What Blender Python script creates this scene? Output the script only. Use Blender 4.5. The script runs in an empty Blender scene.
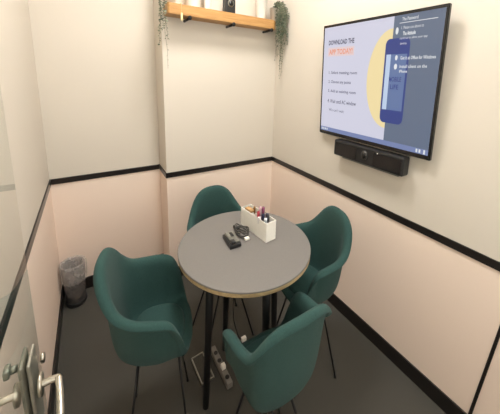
import bpy, bmesh, math, random
from mathutils import Vector, Matrix
random.seed(7)
PI = math.pi
S = 0.75          # overall size of the room
KZ = 1.8          # height proportion of the room and its furniture
C = bpy.context.scene.collection

def W(x, y, z): return Vector((x*S, y*S, z*S*KZ))

# ------------------------------------------------------------------ materials
def mat(name, col, rough=0.6, metal=0.0, noise=0.0, nscale=40, bump=0.0, bscale=300, spec=0.5, emit=None, estr=1.0, trans=0.0, coords='Object', sheen=0.0, alpha=1.0):
    m = bpy.data.materials.new(name); m.use_nodes = True
    nt = m.node_tree; b = nt.nodes['Principled BSDF']
    b.inputs['Base Color'].default_value = (*col, 1)
    b.inputs['Roughness'].default_value = rough
    b.inputs['Metallic'].default_value = metal
    b.inputs['Specular IOR Level'].default_value = spec
    b.inputs['Transmission Weight'].default_value = trans
    b.inputs['Sheen Weight'].default_value = sheen
    b.inputs['Alpha'].default_value = alpha
    if emit:
        b.inputs['Emission Color'].default_value = (*emit, 1); b.inputs['Emission Strength'].default_value = estr
    tc = nt.nodes.new('ShaderNodeTexCoord')
    if noise:
        n = nt.nodes.new('ShaderNodeTexNoise'); n.inputs['Scale'].default_value = nscale; n.inputs['Detail'].default_value = 6
        nt.links.new(tc.outputs[coords], n.inputs['Vector'])
        r = nt.nodes.new('ShaderNodeValToRGB')
        r.color_ramp.elements[0].position = .3; r.color_ramp.elements[1].position = .7
        r.color_ramp.elements[0].color = (*[max(0, c*(1-noise)) for c in col], 1)
        r.color_ramp.elements[1].color = (*[min(1, c*(1+noise)) for c in col], 1)
        nt.links.new(n.outputs['Fac'], r.inputs['Fac']); nt.links.new(r.outputs['Color'], b.inputs['Base Color'])
    if bump:
        n2 = nt.nodes.new('ShaderNodeTexNoise'); n2.inputs['Scale'].default_value = bscale; n2.inputs['Detail'].default_value = 3
        nt.links.new(tc.outputs[coords], n2.inputs['Vector'])
        bp = nt.nodes.new('ShaderNodeBump'); bp.inputs['Strength'].default_value = bump; bp.inputs['Distance'].default_value = .01
        nt.links.new(n2.outputs['Fac'], bp.inputs['Height']); nt.links.new(bp.outputs['Normal'], b.inputs['Normal'])
    return m

def srgb(r, g, b):
    f = lambda c: (c/255/12.92) if c/255 <= .04045 else ((c/255+.055)/1.055)**2.4
    return (f(r), f(g), f(b))

def wall_mat():
    m = bpy.data.materials.new('painted_wall'); m.use_nodes = True
    nt = m.node_tree; b = nt.nodes['Principled BSDF']; b.inputs['Roughness'].default_value = .62; b.inputs['Specular IOR Level'].default_value = .35
    g = nt.nodes.new('ShaderNodeNewGeometry'); sx = nt.nodes.new('ShaderNodeSeparateXYZ'); nt.links.new(g.outputs['Position'], sx.inputs[0])
    gt = nt.nodes.new('ShaderNodeMath'); gt.operation = 'GREATER_THAN'; gt.inputs[1].default_value = .770*S*KZ
    nt.links.new(sx.outputs['Z'], gt.inputs[0])
    n = nt.nodes.new('ShaderNodeTexNoise'); n.inputs['Scale'].default_value = 1.7; n.inputs['Detail'].default_value = 4
    nt.links.new(g.outputs['Position'], n.inputs['Vector'])
    mx = nt.nodes.new('ShaderNodeMix'); mx.data_type = 'RGBA'
    mx.inputs[6].default_value = (*PINK, 1); mx.inputs[7].default_value = (*CREAM, 1)
    nt.links.new(gt.outputs[0], mx.inputs[0])
    hs = nt.nodes.new('ShaderNodeHueSaturation')
    mr = nt.nodes.new('ShaderNodeMapRange'); mr.inputs[3].default_value = .975; mr.inputs[4].default_value = 1.025
    nt.links.new(n.outputs['Fac'], mr.inputs[0]); nt.links.new(mr.outputs[0], hs.inputs['Value'])
    nt.links.new(mx.outputs[2], hs.inputs['Color']); nt.links.new(hs.outputs[0], b.inputs['Base Color'])
    n2 = nt.nodes.new('ShaderNodeTexNoise'); n2.inputs['Scale'].default_value = 120
    nt.links.new(g.outputs['Position'], n2.inputs['Vector'])
    bp = nt.nodes.new('ShaderNodeBump'); bp.inputs['Strength'].default_value = .06; bp.inputs['Distance'].default_value = .004
    nt.links.new(n2.outputs['Fac'], bp.inputs['Height']); nt.links.new(bp.outputs['Normal'], b.inputs['Normal'])
    return m

def glass_mat():
    m = bpy.data.materials.new('clear_glass'); m.use_nodes = True
    nt = m.node_tree; nt.nodes.clear()
    o = nt.nodes.new('ShaderNodeOutputMaterial'); t = nt.nodes.new('ShaderNodeBsdfTransparent'); t.inputs[0].default_value = (.955, .97, .96, 1)
    gl = nt.nodes.new('ShaderNodeBsdfGlossy'); gl.inputs['Roughness'].default_value = .01
    f = nt.nodes.new('ShaderNodeFresnel'); f.inputs['IOR'].default_value = 1.45
    mx = nt.nodes.new('ShaderNodeMixShader')
    g = nt.nodes.new('ShaderNodeNewGeometry'); k = nt.nodes.new('ShaderNodeMath'); k.operation = 'SUBTRACT'; k.inputs[0].default_value = 1
    nt.links.new(g.outputs['Backfacing'], k.inputs[1]); k2 = nt.nodes.new('ShaderNodeMath'); k2.operation = 'MULTIPLY'
    nt.links.new(k.outputs[0], k2.inputs[0]); nt.links.new(f.outputs[0], k2.inputs[1])
    nt.links.new(k2.outputs[0], mx.inputs[0]); nt.links.new(t.outputs[0], mx.inputs[1]); nt.links.new(gl.outputs[0], mx.inputs[2])
    nt.links.new(mx.outputs[0], o.inputs[0]); return m

def wood_mat(name, a, b_, scale=3, rough=.5):
    m = bpy.data.materials.new(name); m.use_nodes = True
    nt = m.node_tree; b = nt.nodes['Principled BSDF']; b.inputs['Roughness'].default_value = rough
    tc = nt.nodes.new('ShaderNodeTexCoord'); mp = nt.nodes.new('ShaderNodeMapping'); mp.inputs['Scale'].default_value = (scale, scale*12, scale*12)
    n = nt.nodes.new('ShaderNodeTexNoise'); n.inputs['Scale'].default_value = 2.5; n.inputs['Detail'].default_value = 7; n.inputs['Distortion'].default_value = .8
    r = nt.nodes.new('ShaderNodeValToRGB'); r.color_ramp.elements[0].color = (*a, 1); r.color_ramp.elements[1].color = (*b_, 1)
    r.color_ramp.elements[0].position = .3; r.color_ramp.elements[1].position = .7
    nt.links.new(tc.outputs['Object'], mp.inputs[0]); nt.links.new(mp.outputs[0], n.inputs['Vector']); nt.links.new(n.outputs['Fac'], r.inputs[0]); nt.links.new(r.outputs[0], b.inputs['Base Color'])
    return m

CREAM = srgb(216, 208, 196); PINK = srgb(246, 227, 212)
M_wall = wall_mat()
M_ceiling = mat('ceiling_paint', srgb(225, 220, 208), .8)
M_carpet = mat('charcoal_carpet', srgb(82, 80, 75), .95, noise=.35, nscale=260, bump=.5, bscale=420, spec=.1)
M_black = mat('black_gloss_trim', (.012, .010, .009), .35, noise=.1)
M_trim = mat('black_rail', (.014, .011, .010), .28, noise=.1)
M_glass = glass_mat()
M_teal = mat('teal_fabric', srgb(50, 78, 75), .9, noise=.16, nscale=220, bump=.35, bscale=600, spec=.15, sheen=.06)
M_metal = mat('black_metal', (.012, .012, .013), .4, metal=.3, noise=.1)
M_top = mat('grey_laminate', srgb(118, 114, 111), .5, noise=.035, nscale=150, spec=.4)
M_ply = wood_mat('plywood_edge', srgb(150, 128, 92), srgb(186, 164, 124), 2)
M_oak = wood_mat('oak', srgb(172, 124, 70), srgb(196, 152, 94), 2)
M_steel = mat('brushed_steel', srgb(196, 190, 178), .28, metal=1.0, noise=.05, nscale=60)
M_steel2 = mat('satin_steel', srgb(168, 166, 156), .4, metal=.9, noise=.05, nscale=60)
M_plast = mat('black_plastic', (.012, .012, .013), .4, noise=.15)
M_gloss = mat('black_gloss', (.008, .008, .009), .15, noise=.1)
M_lens = mat('dark_grey_plastic', srgb(58, 56, 54), .45, noise=.05)
M_white = mat('white_plastic', srgb(244, 240, 232), .5, noise=.02)
M_ceram = mat('white_ceramic', srgb(238, 234, 226), .3, noise=.02)
M_grey = mat('grey_plastic', srgb(120, 118, 112), .5, noise=.05)
M_leafA = mat('sage_leaf', srgb(138, 144, 122), .6, noise=.3, nscale=30)
M_leafB = mat('dark_leaf', srgb(96, 112, 94), .6, noise=.3, nscale=30)
M_stem = mat('stem_brown', srgb(120, 116, 92), .7, noise=.2)
M_bag = mat('clear_bag', srgb(226, 222, 220), .2, noise=.1, nscale=30, trans=.0, alpha=.32)
M_mesh = mat('smoke_grey_bin', srgb(96, 92, 90), .35, noise=.2, nscale=30, alpha=.45)

# ------------------------------------------------------------------ mesh helpers (authored in room units)
def link(o, parent=None):
    C.objects.link(o)
    if parent: o.parent = parent
    return o
def obj(name, bm, m, parent=None, smooth=False, origin=None, rotz=0):
    """link bm as one mesh object; room units are turned into scene units here; origin = top-level position"""
    for v in bm.verts: v.co = W(*v.co)
    bmesh.ops.recalc_face_normals(bm, faces=bm.faces)
    me = bpy.data.meshes.new(name); bm.to_mesh(me); bm.free()
    if smooth:
        for p in me.polygons: p.use_smooth = True
    for k in (m if isinstance(m, (list, tuple)) else [m]): me.materials.append(k)
    o = bpy.data.objects.new(name, me); link(o, parent)
    if origin is not None: o.location = W(*origin); o.rotation_euler = (0, 0, rotz)
    return o
def tag(o, label=None, cat=None, group=None, kind=None):
    for k, v in (('label', label), ('category', cat), ('group', group), ('kind', kind)):
        if v: o[k] = v
    return o
def thing(name, label, cat, loc=(0, 0, 0), rotz=0, group=None):
    o = bpy.data.objects.new(name, None); o.empty_display_size = .05; C.objects.link(o)
    o.location = W(*loc); o.rotation_euler = (0, 0, rotz); return tag(o, label, cat, group)
def struct(name, bm, m, parent=None, smooth=False):
    return tag(obj(name, bm, m, parent, smooth), kind='structure')
def box(bm, c, s, bev=0.0, rot=None, mi=0):
    r = bmesh.ops.create_cube(bm, size=1.0); vs = r['verts']
    for v in vs: v.co = Vector((v.co.x*s[0], v.co.y*s[1], v.co.z*s[2]))
    fs = list({f for v in vs for f in v.link_faces})
    if bev:
        es = list({e for v in vs for e in v.link_edges})
        g = bmesh.ops.bevel(bm, geom=es, offset=bev, segments=3, affect='EDGES', profile=.5)
        vs = list({v for f in g['faces'] for v in f.verts} | {v for v in vs if v.is_valid})
        vs = list({v for v in vs}); seen = set(vs); stack = list(vs)
        while stack:
            v = stack.pop()
            for e in v.link_edges:
                w = e.other_vert(v)
                if w not in seen: seen.add(w); stack.append(w)
        vs = list(seen)
    for v in vs:
        p = v.co.copy()
        if rot: p = rot @ p
        v.co = p + Vector(c)
    for f in {f for v in vs for f in v.link_faces}: f.material_index = mi
    return bm
def tube(bm, pts, r, n=10, r2=None, cap=True, mi=0, zs=1.0):
    pts = [Vector(p) for p in pts]; rings = []
    up0 = Vector((0, 0, 1))
    for i, p in enumerate(pts):
        d = (pts[min(i+1, len(pts)-1)] - pts[max(i-1, 0)]).normalized()
        a = d.cross(up0)
        if a.length < .05: a = d.cross(Vector((0, 1, 0)))
        a.normalize(); b = d.cross(a).normalized()
        rr = r if r2 is None else r + (r2-r)*i/(len(pts)-1)
        ring = []
        for k in range(n):
            q = (a*math.cos(2*PI*k/n) + b*math.sin(2*PI*k/n))*rr
            q.z *= zs
            ring.append(bm.verts.new(p+q))
        rings.append(ring)
    for i in range(len(rings)-1):
        for k in range(n):
            f = bm.faces.new((rings[i][k], rings[i][(k+1) % n], rings[i+1][(k+1) % n], rings[i+1][k])); f.material_index = mi
    if cap:
        bm.faces.new(rings[0]).material_index = mi; bm.faces.new(rings[-1][::-1]).material_index = mi
    return bm
def lathe(bm, prof, c=(0, 0, 0), n=40, mi=0, closed=False, fn=None):
    rings = []
    for (r, z) in prof:
        ring = []
        for k in range(n):
            a = 2*PI*k/n; rr = r*(fn(a, z) if fn else 1)
            ring.append(bm.verts.new((c[0]+rr*math.cos(a), c[1]+rr*math.sin(a), c[2]+z)))
        rings.append(ring)
    for i in range(len(rings)-1):
        for k in range(n):
            f = bm.faces.new((rings[i][k], rings[i][(k+1) % n], rings[i+1][(k+1) % n], rings[i+1][k])); f.material_index = mi
    if prof[0][0] > 1e-4: bm.faces.new(rings[0]).material_index = mi
    if prof[-1][0] > 1e-4: bm.faces.new(rings[-1][::-1]).material_index = mi
    bmesh.ops.remove_doubles(bm, verts=[v for r in (rings[0], rings[-1]) for v in r], dist=1e-5)
    return bm
def crom(P, n):
    """closed Catmull-Rom through P, n samples per span"""
    out = []; L = len(P)
    for i in range(L):
        p0, p1, p2, p3 = [Vector(P[(i+k-1) % L]) for k in range(4)]
        for j in range(n):
            t = j/n
            out.append(.5*((2*p1)+(p2-p0)*t+(2*p0-5*p1+4*p2-p3)*t*t+(3*p1-p0-3*p2+p3)*t**3))
    return out
def curve_open(P, n):
    P = [Vector(P[0])]+[Vector(p) for p in P]+[Vector(P[-1])]; out = []
    for i in range(1, len(P)-2):
        p0, p1, p2, p3 = P[i-1:i+3]
        for j in range(n):
            t = j/n
            out.append(.5*((2*p1)+(p2-p0)*t+(2*p0-5*p1+4*p2-p3)*t*t+(3*p1-p0-3*p2+p3)*t**3))
    out.append(P[-2]); return out
NB = bmesh.new

# ------------------------------------------------------------------ the room
XL, W1, D, ZC, YF = -2.603, -1.493, .365, 2.62, -4.5
HB, HR = .0817, .770
def slab(x0, x1, y0, y1, z0, z1): return box(NB(), ((x0+x1)/2, (y0+y1)/2, (z0+z1)/2), (x1-x0, y1-y0, z1-z0))
struct('floor', slab(XL-.1, .1, YF-.1, D+.1, -.08, 0), M_carpet)
struct('ceiling', slab(XL-.1, .1, YF-.1, D+.1, ZC, ZC+.08), M_ceiling)
struct('wall_left', slab(XL-.1, XL, YF, D+.1, 0, ZC), M_wall)
struct('wall_right', slab(0, .1, YF, D+.1, 0, ZC), M_wall)
struct('wall_front', slab(XL-.1, .1, YF-.1, YF, 0, ZC), M_wall)
bm = slab(XL, W1+.02, D, D+.1, 0, ZC); box(bm, ((W1+0)/2, (D+.1)/2, ZC/2), (-W1, D+.1, ZC))
struct('wall_back', bm, M_wall)
def rail(name, segs, z0, z1, t, m):
    bm = NB()
    for (x0, x1, y0, y1) in segs: box(bm, ((x0+x1)/2, (y0+y1)/2, (z0+z1)/2), (x1-x0, y1-y0, z1-z0), .002)
    struct(name, bm, m)
t = .011
for nm, z0, z1, t in (('trim', HR-.017, HR+.017, .012), ('baseboard', 0, HB, .014)):
    f = (lambda s, k: 'trim_%d' % k) if nm == 'trim' else (lambda s, k: 'baseboard_'+s)
    rail(f('left', 1), [(XL, XL+t, YF, D)], z0, z1, t, M_trim)
    rail(f('back', 2), [(XL+t, W1-t, D-t, D), (W1-t, W1, 0, D), (W1-t, -t, -t, 0)], z0, z1, t, M_trim)
    rail(f('right', 3), [(-t, 0, YF, 0)], z0, z1, t, M_trim)
# narrow black strip running up the right wall near the doorway
bm = NB()
tube(bm, [(-.004, -2.6885, HB-.002), (-.004, -2.7755, .755)], .010, 4)
for v in bm.verts: v.co.x = max(-.007, min(v.co.x, -.0005))
struct('trim_4', bm, M_trim)

# glass door standing open along the left wall
DX, DY = -2.37, -2.223
door = bpy.data.objects.new('door_1', None); C.objects.link(door); door.location = W(DX, DY, 0); door.rotation_euler = (0, 0, math.radians(-1)); tag(door, kind='structure')
bm = NB(); box(bm, (0, -.43, 1.06), (.005, .86, 2.08))
obj('glass_pane', bm, M_glass, door)
hy, hz = -.127, .972
for s in (1, -1):
    bm = NB(); box(bm, (s*.008, hy+.018, .955), (.009, .070, .13), .004)
    lc = obj('lock_case', bm, M_steel2, door)
    bm = NB()
    tube(bm, [(s*.020, hy, hz), (s*.027, hy, hz)], .024, 24, zs=.7)
    tube(bm, curve_open([(s*.02, hy, hz), (s*.052, hy, hz), (s*.060, hy-.004, hz), (s*.0625, hy-.014, hz-.001), (s*.0665, hy-.05, hz-.012), (s*.070, hy-.12, hz-.030)], 4), .0085, 12, zs=.6)
    obj('lever_handle', bm, M_steel, door, True)
bm = NB(); tube(bm, [(-.018, hy+.01, hz+.038), (-.032, hy+.01, hz+.038)], .008, 16, zs=.7); box(bm, (-.037, hy+.01, hz+.038), (.012, .028, .014), .003)
obj('thumbturn', bm, M_steel2, door, True)
bm = NB(); tube(bm, [(.018, hy+.06, hz+.012), (.026, hy+.06, hz+.012)], .010, 20, zs=.8)
obj('lock_cylinder', bm, M_steel, door, True)

# ------------------------------------------------------------------ round table
TX, TY, TR, TH = -1.269, -1.510, .493, .732
tb = thing('round_table', 'round meeting table with grey top, pale plywood edge and black legs', 'table', (TX, TY, 0))
bm = NB(); lathe(bm, [(0, TH), (TR-.003, TH), (TR, TH-.002), (TR, TH-.006), (TR-.001, TH-.006), (0, TH-.006)], n=96)
obj('table_top', bm, M_top, tb)
bm = NB(); lathe(bm, [(0, TH-.0062), (TR-.001, TH-.0062), (TR-.001, TH-.020), (TR-.004, TH-.022), (0, TH-.022)], n=96)
obj('top_edge', bm, M_ply, tb)
bm = NB()
for k in range(4):
    a = 3.183+k*PI/2; b = a+PI/2
    box(bm, (.19*math.cos(a)*1.0, .19*math.sin(a)*1.0, TH-.036), (.18, .04, .024), .002, Matrix.Rotation(a, 3, 'Z'))
    tube(bm, [(.275*math.cos(a), .275*math.sin(a), TH-.023), (.275*math.cos(a), .275*math.sin(a), TH-.036)], .04, 20)
box(bm, (0, 0, TH-.036), (.24, .24, .022), .004)
obj('under_frame', bm, M_metal, tb)
for k in range(4):
    a = 3.183+k*PI/2; ca, sa = math.cos(a), math.sin(a)
    bm = NB(); tube(bm, [(.284*ca, .284*sa, TH-.03), (.331*ca, .331*sa, .006)], .030, 20, .024)
    leg = obj('leg', bm, M_metal, tb, True)
    bm = NB(); tube(bm, [(.3315*ca, .3315*sa, .006), (.3315*ca, .3315*sa, 0)], .016, 16); obj('foot_glide', bm, M_plast, leg)

# ------------------------------------------------------------------ teal tub armchairs (local: facing +x)
RIM = [(-.285, 0, .802), (-.280, .09, .795), (-.262, .160, .765), (-.225, .212, .715), (-.168, .252, .674), (-.08, .290, .657),
       (.03, .308, .650), (.105, .302, .632), (.152, .284, .565), (.188, .248, .480), (.222, .14, .452), (.232, 0, .448)]
RIM_NEAR = [(-.236, 0, .776), (-.232, .09, .774), (-.215, .163, .758), (-.192, .218, .722), (-.150, .252, .680), (-.05, .262, .660),
            (.05, .263, .652), (.110, .256, .628), (.150, .240, .555), (.186, .210, .470), (.222, .13, .452), (.232, 0, .448)]
def shell_bm(half):
    P = half + [(x, -y, z) for (x, y, z) in half[-2:0:-1]]
    rim = crom(P, 4); L = len(rim); bm = NB(); cen = Vector((.01, 0, .450)); rings = []
    for p in rim:
        k = min(1, max(0, (p.z-.43)/.2)); zb = .460
        def at(f, h): return Vector((p.x*f, p.y*f, zb+(p.z-zb)*h))
        q = [at(1+.045*k, 1-.07*k), at(1+.01*k, 1), at(1-.08*k, 1-.05*k), at(.99-.11*k, .72), at(.94-.10*k, .38), at(.86-.08*k, .10), at(.66, -.04*k), at(.42, -.03*k)]
        q[-2].z = .446; q[-1].z = .448
        rings.append(curve_open(q, 2))
    N = len(rings[0]); rings = [[bm.verts.new(rings[k][i]) for k in range(L)] for i in range(N)]
    for i in range(N-1):
        for k in range(L): bm.faces.new((rings[i][k], rings[i][(k+1) % L], rings[i+1][(k+1) % L], rings[i+1][k]))
    c = bm.verts.new(cen)
    for k in range(L): bm.faces.new((rings[-1][k], rings[-1][(k+1) % L], c))
    return bm
def cushion_bm():
    bm = NB(); n = 40; prof = [(1.0, .0), (1.03, .012), (1.0, .026), (.9, .034), (.6, .037), (.3, .038)]
    rings = []
    for (k, z) in prof:
        ring = []
        for i in range(n):
            a = 2*PI*i/n; c, s = math.cos(a), math.sin(a)
            rx = abs(c)**.75*(1 if c > 0 else -1); ry = abs(s)**.75*(1 if s > 0 else -1)
            ring.append(bm.verts.new((.025+rx*.165*k, ry*.185*k, .450+z)))
        rings.append(ring)
    for i in range(len(rings)-1):
        for k in range(n): bm.faces.new((rings[i][k], rings[i][(k+1) % n], rings[i+1][(k+1) % n], rings[i+1][k]))
    bm.faces.new(rings[-1]); bm.faces.new(rings[0][::-1]); return bm
def make_chair(label, loc, rz, rim=RIM):
    t = thing('tub_armchair', label, 'chair', loc, rz, 'teal tub armchairs around the table')
    o = obj('seat_shell', shell_bm(rim), M_teal, t, True)
    md = o.modifiers.new('thick', 'SOLIDIFY'); md.thickness = .034*S; md.offset = 0
    o.modifiers.new('sub', 'SUBSURF').levels = 1; o.modifiers['sub'].render_levels = 2
    o = obj('seat_cushion', cushion_bm(), M_teal, t, True); o.modifiers.new('sub', 'SUBSURF').levels = 1
    bm = NB()
    box(bm, (.005, 0, .428), (.30, .04, .008), .002); box(bm, (.13, 0, .426), (.022, .12, .010), .003); box(bm, (-.12, 0, .426), (.022, .12, .010), .003)
    obj('under_frame', bm, M_metal, t)
    for (x, y) in ((1, 1), (1, -1), (-1, 1), (-1, -1)):
        bm = NB(); tube(bm, [(.02+x*.115, y*.045, .430), (.005+x*.2, y*.245, .004)], .0085, 12, .0075)
        l = obj('leg', bm, M_metal, t, True)
        bm = NB(); tube(bm, [(.005+x*.2, y*.245, .006), (.005+x*.2, y*.245, 0)], .012, 12); obj('foot_glide', bm, M_plast, l)
    return t
def dup(root, label, loc, rz):
    r = root.copy(); C.objects.link(r); r.location = W(*loc); r.rotation_euler = (0, 0, rz); r['label'] = label
    for ch in list(root.children):
        c = ch.copy(); C.objects.link(c); c.parent = r
        for g in ch.children:
            d = g.copy(); C.objects.link(d); d.parent = c
    return r
R = math.radians
ch = make_chair('teal fabric tub armchair left of the table, nearest the waste bin', (-1.922, -1.440, 0), R(-15))
make_chair('teal fabric tub armchair in the foreground with its back turned to us', (-1.378, -2.07, 0), R(90), RIM_NEAR)
dup(ch, 'teal fabric tub armchair under the television, against the right wall', (-.715, -1.63, 0), R(170))
dup(ch, 'teal fabric tub armchair behind the table, mostly hidden by the table top', (-1.215, -.972, 0), R(-92))

# ------------------------------------------------------------------ television (right wall)
Y0, Y1, Z0, Z1, LEAN = -.993, -2.177, 1.098, 1.720, .046
tv = thing('television', 'large flat television showing a slide with a phone, on the right wall', 'television', (0, (Y0+Y1)/2, Z0))
CY = (Y0+Y1)/2
def tvp(u, v, off=0.0):
    """u right, v down over the front of the set; off lifts towards the room"""
    k = 1-v
    return Vector((-.060-LEAN*k-off, Y0+(Y1-Y0)*u-CY, (Z1-Z0)*k))
def quad(bm, u0, v0, u1, v1, off, thick=.0006):
    a = [tvp(u, v, off) for (u, v) in ((u0, v0), (u1, v0), (u1, v1), (u0, v1))]; b = [tvp(u, v, off-thick) for (u, v) in ((u0, v0), (u1, v0), (u1, v1), (u0, v1))]
    A = [bm.verts.new(p) for p in a]; B = [bm.verts.new(p) for p in b]
    bm.faces.new(A); bm.faces.new(B[::-1])
    for i in range(4): bm.faces.new((A[i], A[(i+1) % 4], B[(i+1) % 4], B[i]))
def poly(bm, uv, off, thick=.0006):
    A = [bm.verts.new(tvp(u, v, off)) for u, v in uv]; B = [bm.verts.new(tvp(u, v, off-thick)) for u, v in uv]; n = len(uv)
    bm.faces.new(A); bm.faces.new(B[::-1])
    for i in range(n): bm.faces.new((A[i], A[(i+1) % n], B[(i+1) % n], B[i]))
def rrect(u0, v0, u1, v1, ru, rv, n=5):
    out = []
    for (cu, cv, a0) in ((u1-ru, v0+rv, -90), (u1-ru, v1-rv, 0), (u0+ru, v1-rv, 90), (u0+ru, v0+rv, 180)):
        for i in range(n+1):
            a = R(a0+90*i/n); out.append((cu+ru*math.cos(a), cv+rv*math.sin(a)))
    return out
bm = NB(); quad(bm, 0, 0, 1, 1, 0, .030)
bmesh.ops.bevel(bm, geom=bm.edges[:], offset=.003, segments=2, affect='EDGES')
obj('housing', bm, M_gloss, tv)
bm = NB(); box(bm, (-.026, 0, (Z1-Z0)*.5), (.052, .5, .26), .004); box(bm, (-.036, 0, (Z1-Z0)*.78), (.072, .10, .10)); box(bm, (-.048, 0, .28), (.03, .86, .40), .006)
obj('wall_bracket', bm, M_plast, tv)
def em(name, r, g, b, s=1.0):
    c = srgb(r, g, b); m = mat(name, tuple(x*.03 for x in c), .3, emit=c, estr=s); return m
SB = .62
E_light = em('screen_lavender', 214, 214, 232, SB); E_slate = em('screen_slate', 104, 116, 138, SB)
E_bar = em('screen_taskbar', 122, 136, 180, SB); E_yel = em('screen_yellow', 246, 226, 172, SB); E_ind = em('screen_indigo', 58, 72, 138, SB)
E_pale = em('screen_pale_blue', 196, 214, 240, SB); E_mid = em('screen_phone_slate', 104, 124, 168, SB); E_txt = em('screen_text_grey', 84, 84, 104, SB)
E_or = em('screen_orange', 240, 160, 130, SB); E_peach = em('screen_peach', 232, 210, 212, SB); E_wht = em('screen_white', 235, 238, 240, SB)
SP = .664
bm = NB(); quad(bm, .016, .022, .984, .968, .0005); scr = obj('screen', bm, E_light, tv)
bm = NB(); quad(bm, SP, .022, .984, .930, .0010); obj('side_panel', bm, E_slate, scr)
bm = NB(); quad(bm, .016, .930, .984, .968, .0012); obj('task_bar', bm, E_bar, scr)
bm = NB(); n = 40; pts = [(SP, .10)]
for i in range(n+1):
    a = R(90+180*i/n); pts.append((SP+.183*math.cos(a), .468-.366*math.sin(a)))
poly(bm, pts, .0014); obj('yellow_disc', bm, E_yel, scr)
bm = NB(); poly(bm, rrect(.617, .175, .792, .790, .03, .045), .0019); obj('phone_picture', bm, E_ind, scr)
bm = NB(); quad(bm, .630, .285, SP, .690, .0024); obj('phone_display_pale', bm, E_pale, scr)
bm = NB(); quad(bm, SP, .285, .779, .690, .0024); obj('phone_display_slate', bm, E_mid, scr)
def text(name, s, u, v, wd, hg, m, off=.003, bold=0.0):
    cu = bpy.data.curves.new('t', 'FONT'); cu.body = s; cu.resolution_u = 2; cu.offset = bold
    to = bpy.data.objects.new('t', cu); C.objects.link(to)
    dg = bpy.context.evaluated_depsgraph_get(); dg.update()
    me = bpy.data.meshes.new_from_object(to.evaluated_get(dg)); bpy.data.objects.remove(to)
    xs = [p.co.x for p in me.vertices]; ys = [p.co.y for p in me.vertices]
    bm = NB(); bm.from_mesh(me); bpy.data.meshes.remove(me)
    x0, x1, y0, y1 = min(xs), max(xs), min(ys), max(ys)
    for p in bm.verts:
        p.co = tvp(u+(p.co.x-x0)/(x1-x0)*wd, v+hg*(1-(p.co.y-y0)/(y1-y0)), off)
    return obj(name, bm, m, scr)
text('slide_text', 'DOWNLOAD THE', .072, .135, .27, .042, E_txt, bold=.03)
bm = NB()
for (a, b) in ((.066, .345),): quad(bm, a, .200, b, .275, .0018)
obj('text_highlight', bm, E_peach, scr)
text('slide_heading', 'APP TODAY!', .080, .214, .25, .047, E_or, bold=.03)
for s_, v_, w_ in (('1. Select meeting room', .405, .30), ('2. Choose any points', .487, .245), ('3. Add an existing room', .570, .30), ('4. Wait until AC window', .660, .31)):
    text('slide_text', s_, .088, v_, w_, .034, E_txt, bold=.012)
text('slide_text', 'We can\u2019t wait', .108, .745, .17, .026, E_txt)
text('phone_text', 'MOBILE', .665, .445, .09, .035, E_ind, bold=.02); text('phone_text', 'LIFE', .68, .50, .06, .035, E_ind, bold=.02)
text('panel_text', 'The Password', .722, .040, .105, .022, E_wht, bold=.01)
bm = NB(); quad(bm, .705, .073, .945, .077, .0018); obj('panel_rule', bm, E_wht, scr)
for s_, u_, v_, w_, h_, bo in (('1. Please use above to', .722, .098, .145, .020, 0), ('The Attitude', .735, .134, .085, .026, .03), ('continue to allow your app', .716, .170, .18, .020, 0),
                         ('devices', .722, .205, .045, .016, 0), ('Get it at Office for Windows', .735, .300, .225, .024, .015), ('Install client on the', .735, .360, .18, .022, .01), ('iPhone', .735, .395, .055, .02, .02)):
    text('panel_text', s_, u_, v_, w_, h_, E_wht, bold=bo)
for (u_, v_, a, b) in ((.692, .125, .010, .024), (.705, .310, .009, .018), (.705, .372, .011, .020)):
    bm = NB(); poly(bm, rrect(u_-a, v_-b, u_+a, v_+b, a*.95, b*.95), .0026); obj('panel_icon', bm, E_wht, scr)
for u_, a_, b_ in ((.03, .940, .958), (.05, .940, .958), (.07, .940, .958), (.09, .940, .958), (.905, .936, .960), (.925, .936, .960), (.955, .934, .964)):
    bm = NB(); quad(bm, u_, a_, u_+.011, b_, .0018); obj('task_icon', bm, E_wht, scr)

# video bar under the television
vb = thing('video_bar', 'black video conferencing bar mounted under the television', 'video bar', (0, -1.635, .995))
bm = NB(); box(bm, (-.060, 0, .048), (.090, .745, .090), .010)
obj('housing', bm, M_plast, vb)
bm = NB(); box(bm, (-.007, .02, .035), (.016, .62, .11), .002); obj('wall_plate', bm, M_grey, vb)
bm = NB(); tube(bm, [(-.104, 0, .052), (-.112, 0, .052), (-.113, 0, .052)], .034, 28, zs=.75)
ln = obj('camera_lens', bm, M_lens, vb, True)
bm = NB(); tube(bm, [(-.113, 0, .052), (-.116, 0, .052)], .022, 24, zs=.75); obj('lens_glass', bm, M_gloss, ln, True)
bm = NB(); tube(bm, [(-.104, -.13, .078), (-.107, -.13, .078)], .006, 12, zs=.7); obj('status_light', bm, M_white, vb)
for s in (1, -1):
    bm = NB(); box(bm, (-.1055, s*.22, .046), (.003, .26, .066), .001); obj('speaker_grille', bm, M_gloss, vb)

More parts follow.
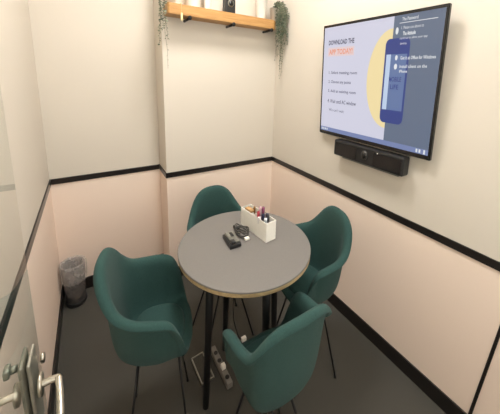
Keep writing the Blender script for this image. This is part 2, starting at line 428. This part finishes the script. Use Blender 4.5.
# ------------------------------------------------------------------ oak shelf with black rods
sx0, sx1 = -1.470, -.135
sh = thing('wall_shelf', 'long oak wall shelf on black rods high on the back wall', 'shelf', ((sx0+sx1)/2, 0, 1.752))
bm = NB(); hx = (sx1-sx0)/2; out = [(-hx, 0), (-hx, -.185), (-hx+.015, -.200)]
for i in range(7): a = R(-90+90*i/6); out.append((hx-.07+.07*math.cos(a), -.130+.07*math.sin(a)))
out.append((hx, 0))
A = [bm.verts.new((x, y, .058)) for x, y in out]; B = [bm.verts.new((x, y, 0)) for x, y in out]
bm.faces.new(A); bm.faces.new(B[::-1])
for i in range(len(out)): j = (i+1) % len(out); bm.faces.new((A[i], A[j], B[j], B[i]))
bmesh.ops.bevel(bm, geom=[e for e in bm.edges if abs(e.verts[0].co.z-e.verts[1].co.z) < .001], offset=.004, segments=2, affect='EDGES')
obj('shelf_board', bm, M_oak, sh)
sc = (sx0+sx1)/2
for x in (-1.249, -.743, -.22):
    bm = NB(); tube(bm, [(x-sc, 0, -.012), (x-sc, -.19, -.010)], .012, 16, zs=.65); tube(bm, [(x-sc, -.188, -.009), (x-sc, -.205, -.009)], .019, 18, zs=.65)
    obj('support_rod', bm, M_metal, sh, True)
SZ = 1.810
def pot(name, label, cat, x, y, r0, r1, h, m, group=None):
    t = thing(name, label, cat, (x, y, SZ), 0, group)
    bm = NB(); lathe(bm, [(0, 0), (r0*.95, 0), (r0, .004), (r1, h-.01), (r1*1.06, h-.008), (r1*1.06, h), (r1*.93, h), (r1*.90, h-.03), (0, h-.03)], n=36)
    obj('pot_body', bm, m, t, True)
    bm = NB(); lathe(bm, [(0, h-.027), (r1*.89, h-.027), (r1*.7, h-.018), (0, h-.012)], n=24); obj('soil', bm, M_stem, t, True)
    return t
t1 = pot('planter', 'white round planter, leftmost pot on the oak shelf', 'planter', -1.185, -.105, .075, .085, .12, M_ceram)
t2 = pot('planter', 'brighter white tapered pot on the oak shelf, beside the leftmost planter', 'planter', -1.030, -.115, .035, .048, .12, M_ceram)
t3 = pot('planter', 'small white tapered pot near the right end of the oak shelf', 'planter', -.335, -.120, .055, .072, .13, M_ceram)
for t_, n_, hh in ((t1, 12, .12), (t2, 8, .1), (t3, 9, .11)):
    bm = NB()
    for i in range(n_):
        a = 2*PI*i/n_+random.random(); l = .04+.03*random.random(); d = Vector((math.cos(a)*l, math.sin(a)*l, .05+.03*random.random())); b0 = Vector((0, 0, hh-.02))
        s_ = Vector((-math.sin(a), math.cos(a), 0))*.008
        p = [bm.verts.new(q) for q in (b0, b0+d*.5+s_, b0+d, b0+d*.5-s_)]; bm.faces.new(p)
    obj('leaves', bm, M_leafB, t_)
# black jar
jr = thing('camera_clock', 'black object with a round pale dial in the middle of the shelf', 'ornament', (-.765, -.115, SZ))
bm = NB(); box(bm, (0, 0, .055), (.125, .09, .11), .012); obj('body', bm, M_plast, jr)
bm = NB(); tube(bm, [(0, -.044, .060), (0, -.052, .060)], .036, 28, zs=.62); r_ = obj('dial_ring', bm, M_steel2, jr, True)
bm = NB(); tube(bm, [(0, -.050, .060), (0, -.054, .060)], .027, 28, zs=.62); obj('dial', bm, M_gloss, r_, True)

def trailing(name, label, x, y, potr, strands, seeds, leafm, hang=True):
    random.seed(seeds)
    t = thing(name, label, 'plant', (x, y, SZ))
    bm = NB(); lathe(bm, [(0, 0), (potr*.8, 0), (potr, .09), (potr*1.05, .09), (potr*.9, .09), (potr*.88, .075), (0, .075)], n=28)
    obj('pot', bm, M_ceram, t, True)
    sb = NB(); lb = NB(); lb2 = NB()
    for (dx, dy, zb, jit, nl, sz) in strands:
        P = [(0, 0, .08), (dx*.6, dy*.6, .125), (dx, dy, .06)]
        n = max(3, int((.06-zb)/.05)); cx_, cy_ = dx, dy
        for i in range(n):
            cx_ += random.uniform(-jit, jit); cy_ += random.uniform(-jit, jit)*.6
            cx_ = max(dx-.035, min(dx+.035, cx_)); cy_ = max(dy-.03, min(dy+.03, cy_))
            P.append((cx_, cy_, .06+(zb-.06)*(i+1)/n))
        pts = curve_open(P, 5); tube(sb, pts, .0016, 5)
        for i in range(nl):
            tt = (i+.5)/nl; q = pts[int(tt*(len(pts)-1))]; a = random.random()*2*PI; s_ = sz*random.uniform(.7, 1.3)
            o_ = Vector((math.cos(a), math.sin(a), random.uniform(-.4, .3)))*s_; w_ = Vector((-math.sin(a), math.cos(a), .15))*s_*.42; up = Vector((0, 0, .18*s_))
            b = lb if random.random() < .6 else lb2
            v = [b.verts.new(k) for k in (q, q+o_*.5+w_-up*.3, q+o_, q+o_*.5-w_-up*.3, q+o_*.5+up)]
            b.faces.new((v[0], v[1], v[4])); b.faces.new((v[1], v[2], v[4])); b.faces.new((v[2], v[3], v[4])); b.faces.new((v[3], v[0], v[4]))
    obj('stems', sb, M_stem, t, True); obj('leaves', lb, leafm, t); obj('leaves', lb2, M_leafA, t)
    return t
strR = [(.07+random.uniform(-.085, .035), -.09+random.uniform(-.09, .07), random.uniform(-.16, -.02), .022, 30, .027) for i in range(22)]
strR += [(-.01, -.115, -.06, .014, 26, .024), (.01, -.12, -.10, .014, 26, .024), (-.02, -.105, .0, .014, 22, .024), (.02, -.125, -.16, .012, 26, .022), (.10, -.09, -.38, .012, 30, .018), (.085, -.13, -.30, .014, 28, .020), (.055, -.14, -.20, .014, 28, .022), (.075, -.10, -.40, .012, 30, .018), (.06, -.11, -.30, .012, 30, .020), (.03, -.12, -.22, .012, 24, .020), (.095, -.06, -.27, .012, 26, .020), (.045, -.02, -.27, .012, 22, .018), (.09, -.12, -.33, .012, 26, .018), (.06, -.06, -.24, .016, 28, .022)]
trailing('trailing_plant', 'bushy grey-green trailing plant spilling over the right end of the shelf', -.125, -.095, .050, strR, 3, M_leafB)
strL = [(-.100, -.10, -.36, .010, 18, .013), (-.125, -.06, -.24, .016, 34, .022), (-.105, -.12, -.20, .016, 34, .022), (-.115, -.03, -.17, .016, 30, .022), (-.11, -.10, -.10, .016, 30, .024), (-.125, -.08, -.05, .02, 28, .024), (-.10, -.06, -.14, .02, 30, .024), (-.135, -.11, -.16, .012, 30, .02)]
trailing('trailing_plant', 'thin-stranded trailing plant hanging past the left end of the shelf', -1.405, -.095, .045, strL, 5, M_leafB)
# pale paper tag on a string over the front edge of the shelf
tg = thing('hanging_tag', 'pale yellow tag hanging over the shelf front near its left end', 'tag', (-1.335, -.206, 1.755))
bm = NB(); box(bm, (0, 0, -.012), (.020, .0016, .040), .0004); obj('paper', bm, mat('tag_paper', srgb(236, 216, 160), .7, noise=.05), tg)
bm = NB(); tube(bm, [(0, 0, .008), (0, -.0015, .055), (0, .010, .063), (0, .05, .060)], .0022, 6); obj('string', bm, mat('jute_string', srgb(220, 200, 150), .8, noise=.1), tg)

# ------------------------------------------------------------------ on the table
a0 = math.atan2(-.33, .04)
bx = thing('desk_organiser', 'white desk organiser box of pens and markers on the table', 'box', (-1.113, -1.428, TH), a0)
bm = NB(); L_, w_, h_, th = .335, .098, .088, .005
box(bm, (0, w_/2-th/2, h_/2), (L_, th, h_), .001); box(bm, (0, -w_/2+th/2, h_/2), (L_, th, h_), .001)
box(bm, (L_/2-th/2, 0, h_/2), (th, w_-.002, h_), .001); box(bm, (-L_/2+th/2, 0, h_/2), (th, w_-.002, h_), .001); box(bm, (0, 0, th/2), (L_-.004, w_-.004, th))
box(bm, (-.04, 0, h_/2-.006), (.004, w_-.008, h_-.016))
obj('tray', bm, M_white, bx)
ca, sa = math.cos(a0), math.sin(a0)
def inbox(x, y): return (-1.113+x*ca-y*sa, -1.428+x*sa+y*ca)
pens = [(.030, .012, .118, srgb(150, 84, 112), 'plum marker pen standing in the organiser', .012), (.052, -.008, .128, srgb(206, 170, 178), 'pale pink marker pen standing in the organiser, tallest of the pens', .011),
        (.040, -.026, .108, srgb(170, 60, 70), 'red marker pen standing in the organiser', .011), (.075, -.004, .096, srgb(40, 44, 72), 'dark navy marker pen standing in the organiser', .013),
        (.096, .014, .100, srgb(60, 60, 70), 'charcoal marker pen in the organiser, nearest its near end', .013), (.070, -.030, .088, srgb(226, 224, 224), 'white marker pen standing in the organiser', .012),
        (-.005, .020, .098, srgb(60, 40, 34), 'dark brown marker pen leaning in the organiser', .010), (-.075, .012, .096, srgb(150, 110, 60), 'tan wooden pen at the far end of the organiser', .009),
        (.118, -.022, .094, srgb(200, 206, 214), 'pale grey marker pen in the organiser, at its near corner', .012)]
for i, (x, y, ln_, col, lab, r_) in enumerate(pens):
    gx, gy = inbox(x, y)
    p = thing('marker_pen', lab, 'pen', (gx, gy, TH+.0052), 0, 'pens in the desk organiser')
    lx, ly = random.uniform(-.012, .012), random.uniform(-.014, .014); m_ = mat('pen_colour', col, .4, noise=.04)
    bm = NB(); tube(bm, [(0, 0, 0), (lx*.65, ly*.65, ln_*.66)], r_, 14); obj('barrel', bm, m_, p, True)
    bm = NB(); tube(bm, [(lx*.65, ly*.65, ln_*.66), (lx*.95, ly*.95, ln_*.95), (lx, ly, ln_)], r_*1.12, 14, r_*.9); obj('cap', bm, m_, p, True)
er = thing('board_eraser', 'tan and white board eraser lying in the far half of the organiser', 'eraser', (*inbox(-.105, -.004), TH+.0052), a0)
bm = NB(); box(bm, (0, 0, .035), (.085, .045, .07), .004); obj('block', bm, M_white, er)
bm = NB(); box(bm, (0, 0, .076), (.080, .042, .012), .003); obj('felt', bm, mat('tan_felt', srgb(176, 140, 96), .9, noise=.1), er)

rc = thing('dongle_case', 'small black and grey dongle case lying on the table', 'case', (-1.362, -1.462, TH), R(-94))
bm = NB(); box(bm, (0, 0, .009), (.165, .088, .018), .004); obj('tray', bm, M_plast, rc)
bm = NB(); box(bm, (-.008, .006, .021), (.145, .066, .008), .003); lid = obj('lid', bm, mat('worn_grey', srgb(118, 116, 108), .5, noise=.3, nscale=40), rc)
bm = NB(); box(bm, (.060, -.014, .026), (.040, .030, .010), .003); obj('button', bm, M_plast, lid)
bm = NB(); box(bm, (-.03, .01, .027), (.05, .02, .004), .001); obj('button', bm, M_plast, lid)
cb = thing('coiled_cable', 'dark cable loosely coiled on the table between the case and organiser', 'cable', (-1.243, -1.405, TH))
random.seed(4); P = []
for i in range(34):
    a = i*.75; P.append((.050*math.cos(a)*random.uniform(.6, 1.1)-.01*math.sin(i), .078*math.sin(a)*random.uniform(.65, 1.1), .006+.0009*i*random.uniform(.5, 1)))
bm = NB(); tube(bm, curve_open(P, 5), .0045, 8, zs=.7); obj('cord', bm, mat('cable_grey', srgb(62, 60, 56), .5, noise=.2), cb, True)
bm = NB(); box(bm, (-.012, .085, .010), (.030, .048, .016), .004); obj('connector', bm, M_plast, cb)
bm = NB(); box(bm, (-.006, -.090, .008), (.036, .024, .012), .003); obj('connector', bm, M_white, cb)

# ------------------------------------------------------------------ under the table
fb = thing('floor_box', 'floor socket box with its steel framed lid under the table', 'floor box', (-1.53, -1.235, 0), R(2))
bm = NB()
for (cx_, cy_, lx, ly) in ((-.045, 0, .010, .26), (.06, 0, .010, .26), (.008, .125, .115, .010), (.008, -.125, .115, .010)): box(bm, (cx_, cy_, .006), (lx, ly, .010), .001)
obj('frame', bm, M_steel2, fb)
bm = NB(); box(bm, (.008, 0, .003), (.098, .244, .005), .0005); obj('lid', bm, M_carpet, fb)
ps = thing('power_strip', 'grey power strip lying on the carpet behind the near table leg', 'power strip', (-1.385, -1.32, 0), R(91))
bm = NB(); box(bm, (0, 0, .016), (.37, .050, .032), .005); obj('housing', bm, mat('strip_grey', srgb(128, 124, 118), .5, noise=.05), ps)
for i in range(4):
    bm = NB(); tube(bm, [(-.13+i*.08, 0, .0325), (-.13+i*.08, 0, .034)], .018, 20); obj('socket', bm, M_plast, ps)
bm = NB(); box(bm, (-.05, 0, .046), (.038, .036, .024), .005); obj('rocker_switch', bm, M_white, ps)
cd = thing('power_cable', 'thin black cable dropping from the table to a white plug', 'cable', (-1.11, -1.19, 0))
bm = NB(); tube(bm, curve_open([(-.035, -.165, TH-.05), (-.06, -.10, .55), (-.095, -.02, .36), (-.085, .01, .18), (-.035, .01, .05), (0, 0, .013)], 6), .0045, 8)
obj('cord', bm, M_plast, cd, True)
bm = NB(); box(bm, (.02, -.008, .014), (.05, .032, .024), .005); obj('plug', bm, M_white, cd)

# ------------------------------------------------------------------ waste bin in the far left corner
bn = thing('waste_bin', 'smoky grey waste bin with a clear liner bag in the far left corner', 'bin', (-2.47, .18, 0))
bm = NB(); lathe(bm, [(.092, .0), (.098, .012), (.098, .03), (.094, .032), (.092, .012), (0, .008)], n=40)
obj('base_ring', bm, M_plast, bn, True)
bm = NB(); lathe(bm, [(.090, .025), (.110, .262), (.114, .266), (.114, .270), (.109, .270), (.106, .262), (.087, .03)], n=40)
bmesh.ops.delete(bm, geom=[f for f in bm.faces if len(f.verts) > 4], context='FACES')
obj('bin_body', bm, M_mesh, bn, True)
bm = NB(); random.seed(9)
ph = [random.random()*6 for _ in range(4)]
fnb = lambda a, z: 1+.025*math.sin(9*a+ph[0]+z*20)+.02*math.sin(17*a+ph[1]-z*30)+.012*math.sin(29*a+ph[2])
lathe(bm, [(.116, .165), (.121, .20), (.120, .25), (.119, .277), (.112, .281), (.102, .262), (.096, .17), (.088, .08), (.05, .04), (0, .035)], n=96, fn=fnb)
bmesh.ops.delete(bm, geom=[f for f in bm.faces if len(f.verts) > 4], context='FACES')
obj('liner_bag', bm, M_bag, bn, True)

# ------------------------------------------------------------------ lights: ceiling panel over the table, plus an added near panel and corridor fill
def ceiling_panel(x, y, power, label):
    t = thing('ceiling_light', label, 'ceiling light', (x, y, ZC-.012), 0, 'ceiling panel lights')
    bm = NB()
    for (cx_, cy_, lx, ly) in ((-.30, 0, .02, .62), (.30, 0, .02, .62), (0, .30, .62, .02), (0, -.30, .62, .02)): box(bm, (cx_, cy_, .004), (lx, ly, .014), .001)
    obj('frame', bm, M_white, t)
    bm = NB(); box(bm, (0, 0, .006), (.58, .58, .006)); obj('diffuser', bm, mat('lit_diffuser', (.8, .8, .8), .5, emit=(1, .965, .91), estr=power), t)
ceiling_panel(-1.28, -1.22, 48, 'square ceiling panel light above the far side of the table')
ceiling_panel(-1.28, -3.0, 24, 'added square fill panel, out of view above the doorway end of the room')  # unseen panel, added to brighten the left wall and near end
ld = bpy.data.lights.new('corridor_fill', 'AREA'); ld.shape = 'RECTANGLE'; ld.size = 1.7; ld.size_y = 1.8; ld.energy = 14; ld.color = (.95, 1, .97)  # fill light added on the corridor side to even out the walls
lo = bpy.data.objects.new('corridor_fill', ld); C.objects.link(lo); lo.location = W(-1.2, YF+.1, 1.5); lo.rotation_euler = (R(90), 0, 0)

w = bpy.data.worlds.new('World'); bpy.context.scene.world = w; w.use_nodes = True
w.node_tree.nodes['Background'].inputs[0].default_value = (.9, .88, .84, 1); w.node_tree.nodes['Background'].inputs[1].default_value = .3

# ------------------------------------------------------------------ camera
yaw, pit, rol = .585, -.186, .035
fw = Vector((math.sin(yaw)*math.cos(pit), math.cos(yaw)*math.cos(pit), math.sin(pit)))
rt = Vector((math.cos(yaw), -math.sin(yaw), 0)); up = rt.cross(fw)
r2 = rt*math.cos(rol)+up*math.sin(rol); u2 = -rt*math.sin(rol)+up*math.cos(rol)
cam = bpy.data.cameras.new('camera'); co = bpy.data.objects.new('camera', cam); C.objects.link(co)
mtx = Matrix((r2, u2, -fw)).transposed().to_4x4(); mtx.translation = Vector((-2.188, -3.139, 2.564))*S
co.matrix_world = mtx
cam.sensor_width = 36; cam.sensor_fit = 'HORIZONTAL'; cam.lens = 270.185/500*36
cam.shift_x = -(266.963-250)/500; cam.shift_y = (127.497-207)/500; cam.clip_start = .02
sc_ = bpy.context.scene; sc_.camera = co
sc_.view_settings.view_transform = 'Standard'; sc_.view_settings.look = 'None'; sc_.view_settings.gamma = 1; sc_.view_settings.exposure = .53
